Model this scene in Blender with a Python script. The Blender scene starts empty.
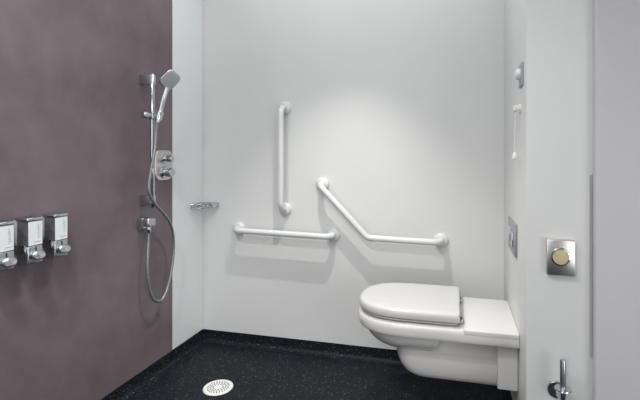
import bpy, bmesh, math, random
from mathutils import Vector, Matrix
random.seed(7)
S = bpy.context.scene
C = S.collection
PI = math.pi

# ------------------------------------------------------------------ room numbers (metres)
XL, XR = -1.485, 0.231          # left wall, wall behind the toilet
YB, YN = 2.294, 1.579           # back wall, face of the projecting wall
XN = 0.437                      # where the projecting face meets the nearer panel
HC = 2.30                       # ceiling
CAM_H = 1.12

# ------------------------------------------------------------------ materials
def mat(name, col, rough=.5, metal=0., spec=.5, noise=None, bump=None, coat=0.):
    m = bpy.data.materials.new(name); m.use_nodes = True
    nt = m.node_tree; b = nt.nodes['Principled BSDF']
    b.inputs['Base Color'].default_value = (*col, 1)
    b.inputs['Roughness'].default_value = rough
    b.inputs['Metallic'].default_value = metal
    b.inputs['Specular IOR Level'].default_value = spec
    b.inputs['Coat Weight'].default_value = coat
    tc = nt.nodes.new('ShaderNodeTexCoord')
    if noise:
        sc, col2, lo, hi = noise
        n = nt.nodes.new('ShaderNodeTexNoise'); n.inputs['Scale'].default_value = sc
        n.inputs['Detail'].default_value = 6; n.inputs['Roughness'].default_value = .6
        r = nt.nodes.new('ShaderNodeValToRGB')
        r.color_ramp.elements[0].position = lo; r.color_ramp.elements[1].position = hi
        r.color_ramp.elements[0].color = (*col, 1); r.color_ramp.elements[1].color = (*col2, 1)
        nt.links.new(tc.outputs['Object'], n.inputs['Vector'])
        nt.links.new(n.outputs['Fac'], r.inputs['Fac'])
        nt.links.new(r.outputs['Color'], b.inputs['Base Color'])
    if bump:
        sc, st = bump
        n = nt.nodes.new('ShaderNodeTexNoise'); n.inputs['Scale'].default_value = sc
        n.inputs['Detail'].default_value = 4
        bp = nt.nodes.new('ShaderNodeBump'); bp.inputs['Strength'].default_value = st
        bp.inputs['Distance'].default_value = .002
        nt.links.new(tc.outputs['Object'], n.inputs['Vector'])
        nt.links.new(n.outputs['Fac'], bp.inputs['Height'])
        nt.links.new(bp.outputs['Normal'], b.inputs['Normal'])
    return m

M = {}
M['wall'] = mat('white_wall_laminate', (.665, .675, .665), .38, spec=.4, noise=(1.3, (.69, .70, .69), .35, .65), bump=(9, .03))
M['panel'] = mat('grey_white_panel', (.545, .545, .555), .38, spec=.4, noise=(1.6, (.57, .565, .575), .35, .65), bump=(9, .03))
M['litwall'] = mat('lit_wall_laminate', (.74, .765, .765), .35, spec=.4, noise=(1.3, (.765, .79, .79), .35, .65), bump=(9, .03))  # white laminate lifted: stronger light on the left strip put into its colour
M['purple'] = mat('mauve_laminate', (.130, .101, .111), .42, spec=.35, noise=(3.4, (.196, .158, .168), .32, .70), bump=(60, .05))
M['ceiling'] = mat('ceiling_paint', (.75, .75, .74), .8, noise=(3, (.78, .78, .77), .4, .6))
M['trimwhite'] = mat('white_trim_plastic', (.70, .71, .71), .3, noise=(4, (.72, .73, .73), .4, .6))
M['gap'] = mat('gap_shade_grey', (.40, .40, .39), .5, noise=(6, (.43, .43, .42), .4, .6))  # grey stands in for the shadow beside the right panel
M['ceramic'] = mat('white_glazed_ceramic', (.66, .65, .635), .10, spec=.5, noise=(2, (.67, .66, .645), .4, .6), coat=.3)
M['seat'] = mat('white_seat_plastic', (.57, .565, .56), .22, noise=(3, (.58, .575, .57), .4, .6))
M['shroud'] = mat('white_cover_plastic', (.62, .615, .605), .35, noise=(3, (.64, .635, .625), .4, .6))
M['rail'] = mat('white_coated_tube', (.63, .64, .64), .28, noise=(5, (.65, .66, .66), .4, .6))
M['chrome'] = mat('polished_chrome', (.56, .57, .59), .10, 1., noise=(12, (.60, .61, .63), .4, .6))
M['satin'] = mat('satin_chrome', (.52, .53, .55), .28, 1., noise=(20, (.56, .57, .59), .4, .6))
M['steel'] = mat('polished_steel', (.62, .60, .575), .30, 1., noise=(25, (.70, .69, .67), .4, .6))
M['greyplate'] = mat('grey_metallic_plastic', (.30, .31, .34), .35, .3, noise=(30, (.33, .34, .37), .4, .6))
M['darkhose'] = mat('grey_hose_plastic', (.22, .225, .24), .28, .7, noise=(200, (.34, .345, .36), .4, .6))
M['smoke'] = mat('smoked_plastic', (.085, .085, .090), .25, noise=(40, (.12, .12, .125), .4, .6))
M['card'] = mat('white_card', (.78, .80, .80), .5, noise=(30, (.81, .83, .83), .4, .6))
M['greenink'] = mat('green_ink', (.22, .36, .30), .6, noise=(80, (.28, .42, .36), .4, .6))
M['redink'] = mat('red_ink', (.55, .20, .22), .6, noise=(80, (.6, .26, .28), .4, .6))
M['cream'] = mat('cream_plastic', (.50, .43, .24), .4, noise=(60, (.55, .48, .29), .4, .6))
M['dark'] = mat('dark_rubber', (.02, .02, .022), .5, noise=(50, (.03, .03, .032), .4, .6))
M['nozzle'] = mat('grey_spray_face', (.40, .41, .42), .4, noise=(60, (.44, .45, .46), .4, .6))
M['white'] = mat('white_plastic', (.78, .78, .76), .35, noise=(20, (.8, .8, .78), .4, .6))
M['greyedge'] = mat('grey_plastic', (.34, .36, .39), .4, noise=(20, (.37, .39, .42), .4, .6))
M['contrastgrey'] = mat('contrast_door_grey', (.30, .30, .31), .5, noise=(8, (.34, .34, .35), .4, .6))  # for the unseen slab that chrome mirrors

def vinyl():
    m = bpy.data.materials.new('speckled_safety_vinyl'); m.use_nodes = True
    nt = m.node_tree; b = nt.nodes['Principled BSDF']; L = nt.links.new
    tc = nt.nodes.new('ShaderNodeTexCoord')
    n = nt.nodes.new('ShaderNodeTexNoise'); n.inputs['Scale'].default_value = 6; n.inputs['Detail'].default_value = 8
    n.inputs['Roughness'].default_value = .7
    r = nt.nodes.new('ShaderNodeValToRGB')
    r.color_ramp.elements[0].position = .35; r.color_ramp.elements[0].color = (.0032, .0043, .0072, 1)
    r.color_ramp.elements[1].position = .70; r.color_ramp.elements[1].color = (.0058, .0075, .0120, 1)
    L(tc.outputs['Object'], n.inputs['Vector']); L(n.outputs['Fac'], r.inputs['Fac'])
    prev = r.outputs['Color']
    for sc, thr, dens, col in ((150, .30, .72, (.060, .068, .082)), (75, .20, .80, (.16, .17, .18)), (240, .40, .55, (.030, .035, .046)), (60, .20, .90, (.12, .105, .07))):
        v = nt.nodes.new('ShaderNodeTexVoronoi'); v.inputs['Scale'].default_value = sc
        L(tc.outputs['Object'], v.inputs['Vector'])
        lt = nt.nodes.new('ShaderNodeMath'); lt.operation = 'LESS_THAN'; lt.inputs[1].default_value = thr
        L(v.outputs['Distance'], lt.inputs[0])
        sp = nt.nodes.new('ShaderNodeSeparateColor'); L(v.outputs['Color'], sp.inputs['Color'])
        gt = nt.nodes.new('ShaderNodeMath'); gt.operation = 'GREATER_THAN'; gt.inputs[1].default_value = dens
        L(sp.outputs['Red'], gt.inputs[0])
        mu = nt.nodes.new('ShaderNodeMath'); mu.operation = 'MULTIPLY'
        L(lt.outputs[0], mu.inputs[0]); L(gt.outputs[0], mu.inputs[1])
        mx = nt.nodes.new('ShaderNodeMix'); mx.data_type = 'RGBA'
        L(mu.outputs[0], mx.inputs['Factor']); L(prev, mx.inputs['A']); mx.inputs['B'].default_value = (*col, 1)
        prev = mx.outputs['Result']
    L(prev, b.inputs['Base Color'])
    b.inputs['Roughness'].default_value = .55
    b.inputs['Specular IOR Level'].default_value = .2
    n2 = nt.nodes.new('ShaderNodeTexNoise'); n2.inputs['Scale'].default_value = 180
    bp = nt.nodes.new('ShaderNodeBump'); bp.inputs['Strength'].default_value = .15; bp.inputs['Distance'].default_value = .002
    L(tc.outputs['Object'], n2.inputs['Vector']); L(n2.outputs['Fac'], bp.inputs['Height']); L(bp.outputs['Normal'], b.inputs['Normal'])
    return m
M['vinyl'] = vinyl()

# ------------------------------------------------------------------ mesh helpers
def V(*a): return Vector(a)

def obj(name, bm, m, parent=None, smooth=True, angle=40):
    bmesh.ops.recalc_face_normals(bm, faces=bm.faces)
    me = bpy.data.meshes.new(name)
    if parent is not None:                       # geometry is written in world metres; move it to the thing's base
        bm.transform(Matrix.Translation(-Vector(base_of(parent))))
    bm.to_mesh(me); bm.free()
    me.materials.append(M[m] if isinstance(m, str) else m)
    if smooth:
        for p in me.polygons: p.use_smooth = True
        try: me.set_sharp_from_angle(angle=math.radians(angle))
        except Exception: pass
    o = bpy.data.objects.new(name, me); C.objects.link(o)
    if parent is not None: o.parent = parent
    return o

def base_of(o):
    p = Vector((0, 0, 0))
    while o is not None:
        p = p + o.location; o = o.parent
    return p

def thing(name, label, cat, loc, group=None):
    o = bpy.data.objects.new(name, None); C.objects.link(o)
    o.empty_display_size = .05; o.location = loc
    o['label'] = label; o['category'] = cat
    if group: o['group'] = group
    return o

def struct(name, bm, m, smooth=False):
    o = obj(name, bm, m, None, smooth); o['kind'] = 'structure'; return o

def merge(bm, tmp):
    me = bpy.data.meshes.new('tmp'); tmp.to_mesh(me); tmp.free()
    bm.from_mesh(me); bpy.data.meshes.remove(me)

def box(bm, lo, hi, r=0., seg=3, mtx=None):
    t = bmesh.new()
    bmesh.ops.create_cube(t, size=1)
    lo, hi = Vector(lo), Vector(hi); c = (lo+hi)/2; d = hi-lo
    for v in t.verts: v.co = Vector((v.co.x*d.x, v.co.y*d.y, v.co.z*d.z)) + c
    if r > 0: bmesh.ops.bevel(t, geom=list(t.edges), offset=r, segments=seg, profile=.5, affect='EDGES')
    if mtx: t.transform(mtx)
    merge(bm, t)

def loft(bm, rings, cap0=True, cap1=True, closed=True):
    R = [[bm.verts.new(p) for p in ring] for ring in rings]
    n = len(R[0])
    for a, b in zip(R, R[1:]):
        for i in range(n if closed else n-1):
            j = (i+1) % n
            bm.faces.new((a[i], a[j], b[j], b[i]))
    if cap0: bm.faces.new(list(reversed(R[0])))
    if cap1: bm.faces.new(R[-1])
    return R

def frame_along(pts):
    """parallel-transport frames"""
    T = []
    for i in range(len(pts)):
        a = pts[max(i-1, 0)]; b = pts[min(i+1, len(pts)-1)]
        T.append((b-a).normalized())
    u = T[0].orthogonal().normalized(); out = []
    for i, t in enumerate(T):
        if i:
            ax = T[i-1].cross(t)
            if ax.length > 1e-8:
                u = Matrix.Rotation(T[i-1].angle(t), 3, ax.normalized()) @ u
        u = (u - t*u.dot(t)).normalized()
        out.append((t, u, t.cross(u)))
    return out

def tube(bm, pts, r, n=16, caps=True):
    pts = [Vector(p) for p in pts]
    F = frame_along(pts); rings = []
    for i, (p, (t, u, w)) in enumerate(zip(pts, F)):
        rr = r[i] if isinstance(r, (list, tuple)) else r
        rings.append([p + (u*math.cos(2*PI*k/n) + w*math.sin(2*PI*k/n))*rr for k in range(n)])
    loft(bm, rings, caps, caps)

def ring_tube(bm, pts, r, n=8):
    """closed loop tube"""
    pts = [Vector(p) for p in pts]; N = len(pts); rings = []
    nrm = Vector((0, 0, 0))
    for i in range(N): nrm += pts[i].cross(pts[(i+1) % N])
    nrm.normalize()
    for i in range(N):
        t = (pts[(i+1) % N]-pts[i-1]).normalized(); u = nrm; w = t.cross(u).normalized()
        rings.append([bm.verts.new(pts[i] + (u*math.cos(2*PI*k/n)+w*math.sin(2*PI*k/n))*r) for k in range(n)])
    for i in range(N):
        a, b = rings[i], rings[(i+1) % N]
        for k in range(n): bm.faces.new((a[k], a[(k+1) % n], b[(k+1) % n], b[k]))

def lathe(bm, prof, org, axis, n=32):
    """prof: list of (radius, height along axis)"""
    axis = Vector(axis).normalized(); u = axis.orthogonal().normalized(); w = axis.cross(u); org = Vector(org)
    rings = [[org + axis*h + (u*math.cos(2*PI*k/n)+w*math.sin(2*PI*k/n))*max(r, 1e-4) for k in range(n)] for r, h in prof]
    loft(bm, rings)

def fillet(pts, rad, seg=10):
    pts = [Vector(p) for p in pts]; out = [pts[0]]
    for i in range(1, len(pts)-1):
        r = rad[i-1] if isinstance(rad, (list, tuple)) else rad
        a = (pts[i-1]-pts[i]).normalized(); b = (pts[i+1]-pts[i]).normalized()
        ang = a.angle(b); d = r/math.tan(ang/2)
        cen = pts[i] + (a+b).normalized()*(r/math.sin(ang/2))
        p0 = pts[i]+a*d; p1 = pts[i]+b*d
        v0 = p0-cen; v1 = p1-cen; tot = v0.angle(v1); ax = v0.cross(v1).normalized()
        for k in range(seg+1):
            out.append(cen + Matrix.Rotation(tot*k/seg, 3, ax) @ v0)
    out.append(pts[-1]); return out

def spline(P, seg=10):
    P = [Vector(p) for p in P]; Q = [P[0]*2-P[1]] + P + [P[-1]*2-P[-2]]; out = []
    for i in range(1, len(Q)-2):
        for k in range(seg):
            t = k/seg; a, b, c, d = Q[i-1], Q[i], Q[i+1], Q[i+2]
            out.append(.5*((2*b)+(c-a)*t+(2*a-5*b+4*c-d)*t*t+(3*b-a-3*c+d)*t**3))
    out.append(P[-1]); return out

# ------------------------------------------------------------------ setting
def slab(name, lo, hi, m):
    bm = bmesh.new(); box(bm, lo, hi); return struct(name, bm, m)

XE, YE = 1.70, -1.50            # unseen right and rear ends of the room
slab('floor', (XL-.1, YE-.1, -.1), (XE+.1, YB+.1, 0), 'vinyl')
slab('ceiling', (XL-.1, YE-.1, HC), (XE+.1, YB+.1, HC+.1), 'ceiling')
slab('wall_back', (XL-.1, YB, 0), (XR+.1, YB+.1, HC), 'wall')
PE = 2.006                       # end of the mauve panel
slab('wall_left', (XL-.1, PE, 0), (XL, YB, HC), 'litwall')
slab('wall_left_cladding', (XL-.1, YE, 0), (XL+.002, PE, HC), 'purple')
bm = bmesh.new(); box(bm, (XR, YN, 0), (XE, YB+.1, HC), .004, 2)
struct('wall_right', bm, 'wall', True)
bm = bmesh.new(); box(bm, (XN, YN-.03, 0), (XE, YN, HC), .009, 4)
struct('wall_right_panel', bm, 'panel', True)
slab('wall_front', (XL-.1, YE-.1, 0), (XE, YE, HC), 'wall')
slab('wall_side', (XE, YE, 0), (XE+.1, YN, HC), 'wall')
bm = bmesh.new(); box(bm, (-.45, YE, 0), (.45, YE+.04, 2.05), .004)  # unseen, added behind the camera so chrome has something dark to reflect
struct('unseen_contrast_door', bm, 'contrastgrey')
bm = bmesh.new(); box(bm, (XN-.007, YN-.004, .445), (XN, YN, 1.05))  # thin strip drawn for the shadowed joint at the panel edge
struct('gap_shade_strip', bm, 'gap')
bm = bmesh.new()
tube(bm, [(XL+.004, YB-.004, .07), (XL+.004, YB-.004, HC)], .004, 12)
struct('trim_2', bm, 'wall', True)

def cove(name, path, nx, ny, h=.068, rad=.020, t=.004):
    """coved vinyl skirting: vertical strip on the wall with a quarter-round foot; nx,ny point into the room"""
    prof = [(0, 0), (0, h), (t, h)]
    for k in range(9):
        a = k/8*PI/2
        prof.append((t+rad-rad*math.cos(a), t+rad-rad*math.sin(a)))
    prof.append((t+rad+.002, 0))
    bm = bmesh.new()
    rings = [[Vector((x+nx*d, y+ny*d, z)) for d, z in prof] for x, y in path]
    loft(bm, rings)
    return struct(name, bm, 'vinyl', True)
cove('baseboard_back', [(XL, YB), (XR, YB)], 0, -1)
cove('baseboard_left', [(XL, YE), (XL, YB)], 1, 0)
cove('baseboard_right', [(XR, YN), (XR, YB)], -1, 0)
cove('baseboard_near', [(XR, YN), (XN, YN)], 0, -1)

# ------------------------------------------------------------------ grab rails
def grab_rail(label, path, ends, rad, r=.0165):
    t = thing('grab_rail', label, 'grab rail', ends[0], 'white grab rails on the back wall')
    bm = bmesh.new(); tube(bm, fillet(path, rad, 12), r, 20)
    obj('tube', bm, 'rail', t)
    for e in ends:
        bm = bmesh.new()
        lathe(bm, [(.0365, 0), (.0375, .004), (.0365, .010), (.033, .0155), (.027, .019), (.0175, .021)], e, (0, -1, 0), 36)
        obj('flange_cover', bm, 'rail', t)
    return t
D = .070; yo = YB-D; yw = YB-.002
grab_rail('white vertical grab rail, upright and highest on the back wall',
          [(-.953, yw, 1.383), (-.953, yo, 1.383), (-.953, yo, .805), (-.953, yw, .805)],
          [(-.953, YB, 1.383), (-.953, YB, .805)], .045)
grab_rail('white straight horizontal grab rail nearest the corner basket',
          [(-1.243, yw, .683), (-1.243, yo, .683), (-.665, yo, .671), (-.665, yw, .671)],
          [(-1.243, YB, .683), (-.665, YB, .671)], .045)
grab_rail('white cranked grab rail with sloping arm, above the toilet lid',
          [(-.729, yw, .952), (-.729, yo, .952), (-.461, yo, .676), (-.081, yo, .669), (-.081, yw, .669)],
          [(-.729, YB, .952), (-.081, YB, .669)], [.042, .055, .042])

# ------------------------------------------------------------------ toilet
YC = 1.917                       # centre line, distance from the camera
def dee(xt, xb, w, Lf, z, n=2.5, rc=.02, nf=28, yc=YC):
    """D outline pointing to -X: tip xt, straight back xb, half width w"""
    P = []
    for k in range(5):                                         # far back corner
        a = k/4*PI/2
        P.append((xb-rc+rc*math.cos(a), yc+w-rc+rc*math.sin(a), z))
    for k in range(nf+1):
        a = PI/2 - PI*k/nf
        ca, sa = math.cos(a), math.sin(a)
        P.append((xt+Lf-Lf*abs(ca)**(2/n), yc+w*math.copysign(abs(sa)**(2/n), sa), z))
    for k in range(5):
        a = -PI/2 + k/4*PI/2
        P.append((xb-rc+rc*math.cos(a), yc-w+rc+rc*math.sin(a), z))
    return [Vector(p) for p in P]

TX = -.430; W = .197; ZR = .437
toilet = thing('toilet', 'white wall hung toilet with closed lid and long rear shelf', 'toilet', (XR, YC, .18))
# rim slab
bm = bmesh.new()
rings = []
for ins, z in ((.012, .3835), (.004, .385), (.001, .390), (0, .400), (-.0005, .414), (.001, .425), (.004, .432), (.009, .436), (.018, ZR)):
    rings.append(dee(TX+ins, XR-.001, W-ins, .215-ins*.6, z, 2.35, .004))
loft(bm, rings)
rim = obj('rim', bm, 'ceramic', toilet)
# flat shelf behind the seat
XH = .012
bm = bmesh.new(); box(bm, (XH+.012, YC-W-.0008, ZR-.022), (XR-.001, YC+W+.0008, ZR+.002), .006, 4)
obj('shelf', bm, 'ceramic', toilet)
# bowl
bm = bmesh.new(); rings = []
z0, z1 = .386, .284
for k in range(15):
    a = k/14*PI/2
    f = math.cos(a)**.80
    z = z0-(z0-z1)*math.sin(a)
    xc = -.215
    rings.append(dee(xc-(xc-TX-.030)*f-.0012*(1-f) if f > .02 else xc-.012, xc+.135*f+.012, max((W-.020)*f, .012), max(.20*f, .010), z, 2.2, .006*f+.002))
loft(bm, rings)
obj('bowl', bm, 'ceramic', toilet)
# foot block that carries the bowl on the wall
bm = bmesh.new(); rings = []
XB, WB = -.258, .120
for ins, z in ((.0, .385), (0, .30), (.002, .262), (.010, .232), (.024, .203), (.044, .185), (.062, .179)):
    rings.append(dee(XB+ins*1.2, XR-.001, WB-ins*.55, .10, z, 3.2, .004))
loft(bm, rings)
obj('base', bm, 'ceramic', toilet)
# cover against the wall
bm = bmesh.new(); box(bm, (.154, YC-.150, .198), (XR-.001, YC+.150, .384), .005, 3)
obj('wall_cover', bm, 'shroud', toilet)
# seat ring
def annulus(bm, outs, ins_):
    """outs: rings bottom->top outside, ins_: rings top->bottom inside"""
    allr = outs + ins_
    R = [[bm.verts.new(p) for p in r] for r in allr]; n = len(R[0])
    for a in range(len(R)):
        b = (a+1) % len(R)
        for i in range(n):
            j = (i+1) % n; bm.faces.new((R[a][i], R[a][j], R[b][j], R[b][i]))
bm = bmesh.new(); zs = ZR+.0060
annulus(bm, [dee(TX+.010+i, XH-.008-i, W-.014-i, .205, z, 2.4, .02) for i, z in ((.005, zs), (.001, zs+.002), (0, zs+.0065), (.004, zs+.0090))],
        [dee(TX+.07, XH-.10, W-.075, .13, z, 2.2, .03) for z in (zs+.0090, zs)])
obj('seat', bm, 'seat', toilet)
# lid
bm = bmesh.new(); zl = zs+.0130; rings = []
for i, z in ((.006, zl), (.0015, zl+.001), (0, zl+.006), (.0003, zl+.018), (.0018, zl+.0265), (.0048, zl+.0318), (.010, zl+.0348), (.018, zl+.0365), (.04, zl+.0382), (.09, zl+.0395)):
    rings.append(dee(TX+.004+i, XH-i*.25, W-.006-i, .215-i*.5, z, 2.4, max(.015-i*.1, .008)))
loft(bm, rings)
obj('lid', bm, 'seat', toilet)
for s in (-1, 1):
    bm = bmesh.new()
    box(bm, (XH-.012, YC+s*.125-.020, ZR), (XH+.010, YC+s*.125+.020, ZR+.022), .004, 2)
    tube(bm, [(XH+.003, YC+s*.125-.026, ZR+.027), (XH+.003, YC+s*.125+.026, ZR+.027)], .0075, 14)
    obj('hinge', bm, 'satin', toilet)
for s in (-1, 1):
    bm = bmesh.new(); box(bm, (XH-.030, YC+s*.09-.02, ZR), (XH-.012, YC+s*.09+.02, zs+.001), .0015, 1)
    obj('seat_buffer', bm, 'dark', toilet)

# ------------------------------------------------------------------ shower rail, hand shower, hose, valve, outlet
PX_, PY = XL+.062, 1.776          # pole axis
rail = thing('shower_rail', 'chrome vertical shower riser rail on the mauve wall', 'shower rail', (XL, PY, .87))
bm = bmesh.new()
tube(bm, [(PX_, PY, z) for z in (.862, .866, 1.500, 1.504)], [.0085, .0105, .0105, .0085], 18)
obj('pole', bm, 'chrome', rail)
for z in (1.478, .897):
    bm = bmesh.new()
    box(bm, (XL+.002, PY-.016, z-.023), (PX_+.004, PY+.020, z+.023), .003, 2)
    obj('wall_bracket', bm, 'satin', rail)
sl = 1.304
bm = bmesh.new()
box(bm, (PX_-.016, PY-.017, sl-.018), (PX_+.0155, PY+.017, sl+.018), .006, 3)
slider = obj('slider', bm, 'chrome', rail)
bm = bmesh.new()
lathe(bm, [(.010, 0), (.010, .010), (.0155, .012), (.017, .016), (.017, .032), (.014, .037), (.006, .038)], (PX_, PY-.017, sl), (-.35, -1, 0), 20)
obj('knob', bm, 'satin', slider)
# holder cone
hp = Vector((PX_+.032, PY+.006, sl))          # where the handset sits
bm = bmesh.new()
tube(bm, [(PX_+.008, PY+.002, sl), (PX_+.0165, PY+.0035, sl)], .008, 12)
hd = Vector((.20, .115, 1)).normalized()      # handset axis, leaning out of the wall
hu = hd.orthogonal().normalized(); hw = hd.cross(hu)
annulus(bm, [[hp+hd*h+(hu*math.cos(2*PI*k/24)+hw*math.sin(2*PI*k/24))*r for k in range(24)] for r, h in
             ((.0142, -.022), (.0165, -.020), (.0175, 0), (.0185, .017), (.0168, .020), (.0146, .019), (.0140, -.018))], [])
obj('holder', bm, 'chrome', slider)

hs = thing('hand_shower', 'chrome hand shower with rounded square head in the rail holder', 'shower head', hp)
bm = bmesh.new()
L = .140
def on(h): return hp + hd*h
tube(bm, spline([on(-.032), on(-.02), on(.03), on(.08), on(L)+V(.004, 0, 0)], 6),
     [.0105+.0022*min(i/14, 1) for i in range(25)], 18)
obj('handle', bm, 'chrome', hs)
# head: rounded square disc facing down and out into the room
fn = Vector((.76, -.46, -.50)).normalized()
up = (hd - fn*hd.dot(fn)).normalized(); sd = up.cross(fn).normalized()
roll = Matrix.Rotation(math.radians(-20), 3, fn)
hc = on(L+.040) + roll @ up*.006 + fn*.004
sd = roll @ sd; up = roll @ up
def sq(cx, half, off, n=40, e=3.6, k=1.0):
    P = []
    for i in range(n):
        a = 2*PI*i/n; ca, sa = math.cos(a), math.sin(a)
        P.append(cx + sd*(half*k*math.copysign(abs(ca)**(2/e), ca)) + up*(half*math.copysign(abs(sa)**(2/e), sa)) + fn*off)
    return P
bm = bmesh.new()
loft(bm, [sq(hc, h, o, k=.92) for h, o in ((.008, -.024), (.026, -.021), (.037, -.012), (.0435, 0), (.0455, .007), (.0445, .011), (.042, .013))])
head = obj('head', bm, 'chrome', hs)
bm = bmesh.new()
loft(bm, [sq(hc, h, o, k=.92) for h, o in ((.0405, .0125), (.040, .0140), (.038, .0148))])
obj('spray_face', bm, 'nozzle', head)
bm = bmesh.new()
for q in range(-4, 5):
    for w_ in range(-4, 5):
        if abs(q)+abs(w_) > 6 or (q+w_) % 2: continue
        c0 = hc + sd*(q*.0078) + up*(w_*.0082) + fn*.0148
        lathe(bm, [(.0030, -.0006), (.0030, .0014), (.0018, .0024)], c0, fn, 8)
obj('spray_nozzles', bm, 'greyedge', head)

# hose: from the outlet down in a loop, up behind the pole foot and up to the handset
hose_pts = [(XL+.045, 1.772, .7375), (XL+.045, 1.768, .690), (XL+.048, 1.757, .590), (XL+.052, 1.761, .494), (XL+.055, 1.787, .422),
            (XL+.058, 1.835, .393), (XL+.060, 1.878, .424), (XL+.060, 1.913, .50), (XL+.060, 1.935, .597), (XL+.062, 1.931, .702), (XL+.066, 1.897, .774),
            (XL+.074, 1.832, .834), (XL+.084, 1.772, .876), (XL+.089, 1.731, .918), (XL+.089, 1.718, .966), (XL+.089, 1.731, 1.036),
            (XL+.089, 1.752, 1.115), (XL+.086, 1.770, 1.19), tuple(on(-.050)), tuple(on(-.028))]
hp_s = spline(hose_pts, 10)
bm = bmesh.new()
tube(bm, hp_s, [.0068+.0004*(i % 2) for i in range(len(hp_s))], 14)
ho = obj('shower_hose', bm, 'darkhose')
ho['label'] = 'grey flexible shower hose hanging in a loop below the rail'; ho['category'] = 'hose'

outlet = thing('hose_outlet', 'small chrome hose outlet block on the mauve wall below the rail', 'hose outlet', (XL, 1.772, .785))
bm = bmesh.new(); box(bm, (XL+.002, 1.744, .755), (XL+.036, 1.800, .815), .006, 3)
box(bm, (XL+.020, 1.7445, .772), (XL+.066, 1.7995, .8145), .009, 4)
obj('block', bm, 'satin', outlet)
bm = bmesh.new(); lathe(bm, [(.008, 0), (.011, .004), (.011, .030), (.009, .034)], (XL+.045, 1.772, .740), (0, 0, 1), 18)
obj('hose_nut', bm, 'chrome', outlet)

valve = thing('shower_valve', 'chrome shower valve with two round knobs on a plate', 'shower valve', (XL, 1.93, 1.06))
bm = bmesh.new()
def rrect(x, cy, cz, hw, hh, n=48, e=4.5):
    return [V(x, cy+hw*math.copysign(abs(math.cos(2*PI*k/n))**(2/e), math.cos(2*PI*k/n)), cz+hh*math.copysign(abs(math.sin(2*PI*k/n))**(2/e), math.sin(2*PI*k/n))) for k in range(n)]
loft(bm, [rrect(XL+x_, 1.929, 1.062, .066-i_, .078-i_) for x_, i_ in ((.002, 0), (.009, 0), (.0115, .002), (.0125, .005))])
vp = obj('plate', bm, 'steel', valve)
for z, lr in ((1.095, .0165), (1.024, .0215)):
    bm = bmesh.new()
    lathe(bm, [(lr+.008, 0), (lr+.009, .003), (lr+.007, .009), (lr-.003, .010), (lr-.003, .022)], (XL+.012, 1.925, z), (1, 0, 0), 32)
    obj('collar', bm, 'chrome', valve)
    bm = bmesh.new()
    lathe(bm, [(lr-.003, 0), (lr, .002), (lr, .026), (lr-.002, .030), (lr-.006, .031)], (XL+.032, 1.925, z), (1, 0, 0), 32)
    kb = obj('knob', bm, 'chrome', valve)
    bm = bmesh.new(); box(bm, (XL+.044, 1.920, z+lr-.002), (XL+.060, 1.930, z+lr+.004), .002, 2)
    obj('lever_tab', bm, 'chrome', kb)

# ------------------------------------------------------------------ corner basket
basket = thing('corner_basket', 'small chrome wire soap basket in the corner of the white walls', 'soap basket', (XL, YB, .80))
e = .010; a = .112; aL, aR = 1.16, .93
def tri(z, s=1.0, rc=.022):
    p = [V(XL+e, YB-e, z), V(XL+e, YB-e-a*s, z), V(XL+e+a*s, YB-e, z)]
    P = []
    def skew(v): return V(XL+e+(v.x-XL-e)*aR, YB-e-(YB-e-v.y)*aL, v.z)
    # the front edge bows out between two rounded ends
    P += [V(XL+e, YB-e-a*s*t, z) for t in (0, .25, .5, .75, .93)]
    q0 = V(XL+e+.006, YB-e-a*s, z); q1 = V(XL+e+a*s, YB-e-.006, z); m_ = V(XL+e+a*s*.62, YB-e-a*s*.62, z)
    for k in range(13):
        t = k/12; P.append(q0*(1-t)**2 + (m_*2-(q0+q1)/2)*2*t*(1-t) + q1*t*t)
    P += [V(XL+e+a*s*t, YB-e, z) for t in (.93, .75, .5, .25)]
    return [skew(v) for v in P]
bm = bmesh.new()
ring_tube(bm, tri(.830), .0034); ring_tube(bm, tri(.808, .96), .0030)
T0, T1 = tri(.830), tri(.808, .96)
for i in (0, 3, 5, 8, 11, 14, 17, 20): 
    if i < len(T0): tube(bm, [T0[i], T1[i]], .0022, 8)
obj('rim_frame', bm, 'chrome', basket)
bm = bmesh.new()
for k in range(1, 8):
    t = k/8
    tube(bm, [V(XL+e+a*.96*t, YB-e, .808), V(XL+e+a*.96*t*.55, YB-e-a*.96*(1-t*.35)*.80, .808)] if k < 5 else [V(XL+e+a*.96*t, YB-e, .808), V(XL+e+a*.96*t*.8, YB-e-a*.96*(1-t)*1.15, .808)], .0022, 8)
obj('base_wires', bm, 'chrome', basket)
for p_, a_ in (((XL, YB-.05, .819), (1, 0, 0)), ((XL+.05, YB, .819), (0, -1, 0))):
    bm = bmesh.new(); lathe(bm, [(.010, 0), (.010, .006), (.007, .009)], p_, a_, 16)
    obj('wall_fixing', bm, 'chrome', basket)

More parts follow.
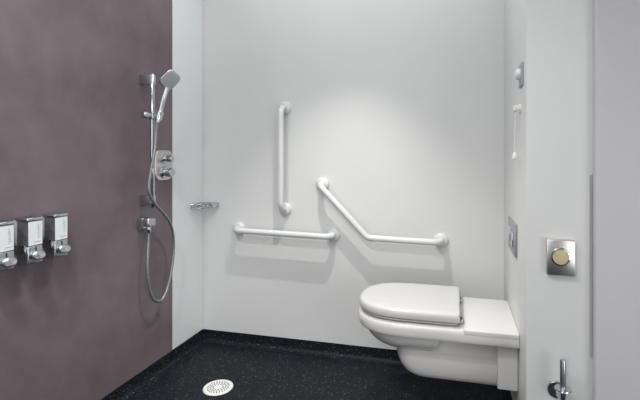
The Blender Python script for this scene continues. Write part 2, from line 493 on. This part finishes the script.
# ------------------------------------------------------------------ soap dispensers
DX = XL+.002
def make_dispenser(y0, z1, label):
    """y0: near side, z1: top"""
    dw, dd, dh = .054, .060, .160
    f = DX+dd; z0 = z1-dh; zc = z1-.096                     # front plane, foot, bottom of the label
    t = thing('soap_dispenser', label, 'soap dispenser', (XL, y0+dw/2, z0), 'soap dispensers on the mauve wall')
    bm = bmesh.new(); box(bm, (DX, y0-.004, z0+.004), (DX+.012, y0+dw+.004, z1-.006), .004, 2)
    obj('back_plate', bm, 'greyedge', t)
    bm = bmesh.new(); box(bm, (DX+.012, y0, zc-.004), (f, y0+dw, z1-.012), .004, 2)
    obj('reservoir', bm, 'smoke', t)
    bm = bmesh.new(); box(bm, (DX+.004, y0-.003, z1-.013), (f+.003, y0+dw+.003, z1), .005, 3)
    obj('cap', bm, 'chrome', t)
    bm = bmesh.new(); box(bm, (f-.001, y0+.003, zc), (f+.0012, y0+dw-.001, z1-.014), .0004, 1)
    card = obj('label_card', bm, 'card', t)
    bm = bmesh.new()                                          # faint vertical script on the card
    rnd = random.Random(3)
    for k in range(9):
        zz = z1-.024-k*.0058
        tube(bm, [(f+.0014, y0+.036+rnd.uniform(-.003, .003), zz), (f+.0014, y0+.040+rnd.uniform(-.003, .003), zz-.002), (f+.0014, y0+.037+rnd.uniform(-.004, .004), zz-.0045)], .0005, 5)
    for k in range(6):
        tube(bm, [(f+.0014, y0+.046, z1-.026-k*.008), (f+.0014, y0+.046, z1-.030-k*.008)], .0004, 5)
    obj('script', bm, 'greenink', card)
    bm = bmesh.new(); box(bm, (f+.0010, y0+.022, zc+.010), (f+.0016, y0+.048, zc+.0118))
    obj('underline', bm, 'redink', card)
    bm = bmesh.new()                                          # chrome lower housing
    box(bm, (DX+.006, y0-.001, z0), (f+.002, y0+dw+.001, zc-.002), .005, 3)
    hs_ = obj('housing', bm, 'satin', t)
    bm = bmesh.new(); box(bm, (DX+.014, y0-.008, zc-.030), (f-.006, y0+.002, zc+.004), .003, 2)
    obj('side_clip', bm, 'chrome', t)
    bm = bmesh.new(); box(bm, (f+.0015, y0+.026, zc-.020), (f+.0035, y0+.031, zc-.005), .0008, 1)
    obj('sight_slot', bm, 'dark', hs_)
    bm = bmesh.new()
    c0 = V(f+.001, y0+dw*.52, z0+.024)
    tube(bm, [c0, c0+V(.014, 0, -.002)], .009, 14)
    obj('lever_stem', bm, 'dark', hs_)
    bm = bmesh.new()
    ax = V(1, 0, .45).normalized(); u = V(0, 1, 0); w = ax.cross(u)
    rings = []
    for s_, h_ in ((.55, .004), (.9, .006), (1, .010), (1, .014), (.93, .018), (.75, .020)):
        rings.append([c0+ax*h_+u*(.025*s_*math.cos(2*PI*k/28))+w*(.0165*s_*math.sin(2*PI*k/28)) for k in range(28)])
    loft(bm, rings); obj('push_lever', bm, 'chrome', t)
    return t
def copy_tree(o, parent=None):
    c = o.copy(); C.objects.link(c)
    if parent is not None: c.parent = parent
    for ch in list(o.children): copy_tree(ch, c)
    return c
d0 = make_dispenser(1.259, .900, 'chrome soap dispenser with white label, farthest right, nearest the shower rail')
for k, lb in ((1, 'chrome soap dispenser with white label, the middle one of three'),
              (2, 'chrome soap dispenser with white label, cut by the left edge of the photo')):
    d = copy_tree(d0); d.location.y -= k*.1005; d['label'] = lb

# ------------------------------------------------------------------ floor drain
drain = thing('floor_drain', 'round white floor drain grate in the dark speckled floor', 'drain', (-1.112, 1.845, 0))
dc = V(-1.112, 1.845, 0)
bm = bmesh.new(); lathe(bm, [(.070, 0), (.069, .003), (.066, .0045), (.055, .0045), (.054, .003), (.001, .003)], dc, (0, 0, 1), 48)
obj('cover', bm, 'white', drain)
bm = bmesh.new()
for rr, nn, ln in ((.024, 12, .0075), (.036, 18, .0075), (.048, 24, .0075)):
    for k in range(nn):
        an = 2*PI*(k+.5*(rr > .03))/nn
        box(bm, (-ln/2, -.0024, .0022), (ln/2, .0024, .0038), .0, 1, Matrix.Translation(dc) @ Matrix.Rotation(an, 4, 'Z') @ Matrix.Translation((rr, 0, 0)))
obj('drain_slots', bm, 'smoke', drain)

# ------------------------------------------------------------------ wall plates on the toilet wall
fp = thing('flush_plate', 'grey dual flush plate on the wall above the toilet shelf', 'flush plate', (XR, 1.89, .70))
bm = bmesh.new(); box(bm, (XR-.010, 1.797, .710), (XR, 2.025, .842), .003, 2)
obj('plate', bm, 'greyplate', fp)
for y0_, y1_, z0_, z1_ in ((1.925, 1.985, .752, .812), (1.838, 1.898, .742, .802)):
    bm = bmesh.new(); box(bm, (XR-.0145, y0_, z0_), (XR-.009, y1_, z1_), .002, 2); obj('button', bm, 'chrome', fp)

sn = thing('wall_sensor', 'white domed sensor on a grey edged plate high on the toilet wall', 'sensor', (XR, 1.668, 1.365))
bm = bmesh.new(); box(bm, (XR-.007, 1.630, 1.366), (XR, 1.712, 1.450), .003, 2)
obj('plate', bm, 'greyedge', sn)
bm = bmesh.new(); lathe(bm, [(.021, 0), (.021, .006), (.0185, .012), (.014, .016), (.007, .0185), (.002, .019)], (XR-.006, 1.676, 1.412), (-1, 0, 0), 28)
obj('dome', bm, 'white', sn)

pc = thing('pull_cord', 'white pull cord with toggle hanging on the toilet wall', 'pull cord', (XR, 1.72, 1.10))
bm = bmesh.new()
lathe(bm, [(.017, 0), (.017, .005), (.010, .008), (.0085, .014), (.0085, .016)], (XR, 1.712, 1.290), (-1, 0, 0), 20)
box(bm, (XR-.026, 1.703, 1.279), (XR-.010, 1.723, 1.303), .005, 3)
obj('wall_bracket', bm, 'white', pc)
bm = bmesh.new(); tube(bm, [(XR-.019, 1.712, 1.282), (XR-.020, 1.712, 1.20), (XR-.020, 1.712, 1.122)], .0014, 8)
obj('cord', bm, 'white', pc)
bm = bmesh.new(); lathe(bm, [(.003, .028), (.006, .026), (.0085, .018), (.0115, .010), (.0105, .003), (.005, 0)], (XR-.020, 1.712, 1.098), (0, 0, 1), 18)
obj('toggle', bm, 'white', pc)

# ------------------------------------------------------------------ on the projecting wall
wp = thing('button_plate', 'polished steel wall plate with a round cream button', 'wall plate', (.338, YN, .713))
bm = bmesh.new(); box(bm, (.294, YN-.020, .713), (.382, YN, .832), .0035, 2)
obj('plate', bm, 'steel', wp)
pcn = V(.3365, YN-.020, .776)
bm = bmesh.new(); lathe(bm, [(.0305, -.001), (.0305, .0015), (.0285, .004), (.0255, .0045), (.0240, .001)], pcn, (0, -1, 0), 40)
obj('bezel', bm, 'chrome', wp)
bm = bmesh.new(); lathe(bm, [(.0245, -.001), (.0245, .002), (.020, .0030), (.010, .0036), (.001, .0038)], pcn, (0, -1, 0), 36)
obj('button', bm, 'cream', wp)

rh = thing('toilet_roll_holder', 'chrome upright roll holder low on the white projecting wall', 'toilet roll holder', (.327, YN, .32))
bm = bmesh.new(); fc = V(.3265, YN, .322)
lathe(bm, [(.0295, 0), (.0295, .004), (.027, .007), (.012, .009)], fc, (0, -1, 0), 36)
obj('flange', bm, 'chrome', rh)
dcn = V(.336, YN-.055, .350)
bm = bmesh.new(); tube(bm, spline([fc+V(0, -.007, 0), fc+V(.003, -.03, -.003), V(.336, YN-.052, .322), V(.336, YN-.055, .347)], 8), .009, 16)
obj('arm', bm, 'chrome', rh)
bm = bmesh.new(); lathe(bm, [(.010, -.004), (.024, -.001), (.0265, .002), (.0255, .005), (.012, .006)], dcn, (0, 0, 1), 36)
obj('dish', bm, 'chrome', rh)
bm = bmesh.new(); lathe(bm, [(.0095, .004), (.0095, .096), (.0085, .0985), (.004, .099)], dcn, (0, 0, 1), 24)
obj('post', bm, 'satin', rh)

# ------------------------------------------------------------------ light
def spot(name, loc, power, size, blend, rad, tgt=None, col=(1, 1, 1)):
    l = bpy.data.lights.new(name, 'SPOT'); l.energy = power; l.spot_size = math.radians(size); l.spot_blend = blend
    l.shadow_soft_size = rad; l.color = col
    o = bpy.data.objects.new(name, l); C.objects.link(o); o.location = loc
    d = (Vector(tgt)-Vector(loc)) if tgt else V(0, 0, -1)
    o.rotation_euler = d.to_track_quat('-Z', 'Y').to_euler()
    return o
def area(name, loc, power, sx, sy, tgt, col=(1, 1, 1)):
    l = bpy.data.lights.new(name, 'AREA'); l.energy = power; l.shape = 'RECTANGLE'; l.size = sx; l.size_y = sy; l.color = col
    o = bpy.data.objects.new(name, l); C.objects.link(o); o.location = loc
    o.rotation_euler = (Vector(tgt)-Vector(loc)).to_track_quat('-Z', 'Y').to_euler()
    return o
spot('downlight_over_toilet', (-.56, 1.71, HC-.02), 70, 76, .7, .016, col=(1, .98, .95))
spot('downlight_over_shower', (-.9, .45, HC-.02), 70, 150, 1., .03, col=(1, .99, .975))
spot('rear_fill_spot', (-.5, .2, HC-.02), 42, 150, 1., .03, col=(1, .99, .975))  # added fill spot, no fitting behind it
area('ceiling_fill', (-.6, 1.5, HC-.02), 11, 1.6, 1.4, (-.6, 1.5, 0), col=(.97, .99, 1))  # added soft fill under the ceiling, no real panel
area('ceiling_fill_rear', (-.3, -.8, HC-.02), 19, 1.2, 1.0, (-.3, -.8, 0), col=(.97, .99, 1))  # second added overhead fill, behind the camera
area('rear_fill', (-.8, YE+.06, 1.1), 12, 1.0, 1.9, (-.5, 1.5, .9), col=(.98, .985, 1))  # added fill from the rear wall, no opening there
area('side_fill', (XE-.05, .3, .6), 16.5, 1.4, .9, (-1.4, 1.2, .7), col=(.98, .985, 1))  # added low fill from the right, brightens the left wall
area('side_fill_rear', (XE-.05, -.8, 1.15), 9.5, 1.2, 1.7, (-1.4, 1.6, .7), col=(.98, .985, 1))  # added fill from the right rear, no source built

w = bpy.data.worlds.new('world'); S.world = w; w.use_nodes = True
w.node_tree.nodes['Background'].inputs['Color'].default_value = (.5, .5, .5, 1)
w.node_tree.nodes['Background'].inputs['Strength'].default_value = .05

# ------------------------------------------------------------------ camera
cam = bpy.data.cameras.new('camera'); co = bpy.data.objects.new('camera', cam); C.objects.link(co)
co.location = (0, 0, CAM_H)
co.rotation_euler = (PI/2, 0, math.radians(13.753))
cam.sensor_width = 36; cam.lens = 36*429/640
cam.shift_x = (320-352)/640
cam.shift_y = -(200-154)/640
cam.clip_start = .02
S.camera = co
S.view_settings.view_transform = 'Standard'; S.view_settings.look = 'None'
S.view_settings.gamma = 1; S.view_settings.use_curve_mapping = False
S.view_settings.exposure = 0.
S.cycles.max_bounces = 12; S.cycles.diffuse_bounces = 8; S.cycles.use_denoising = True
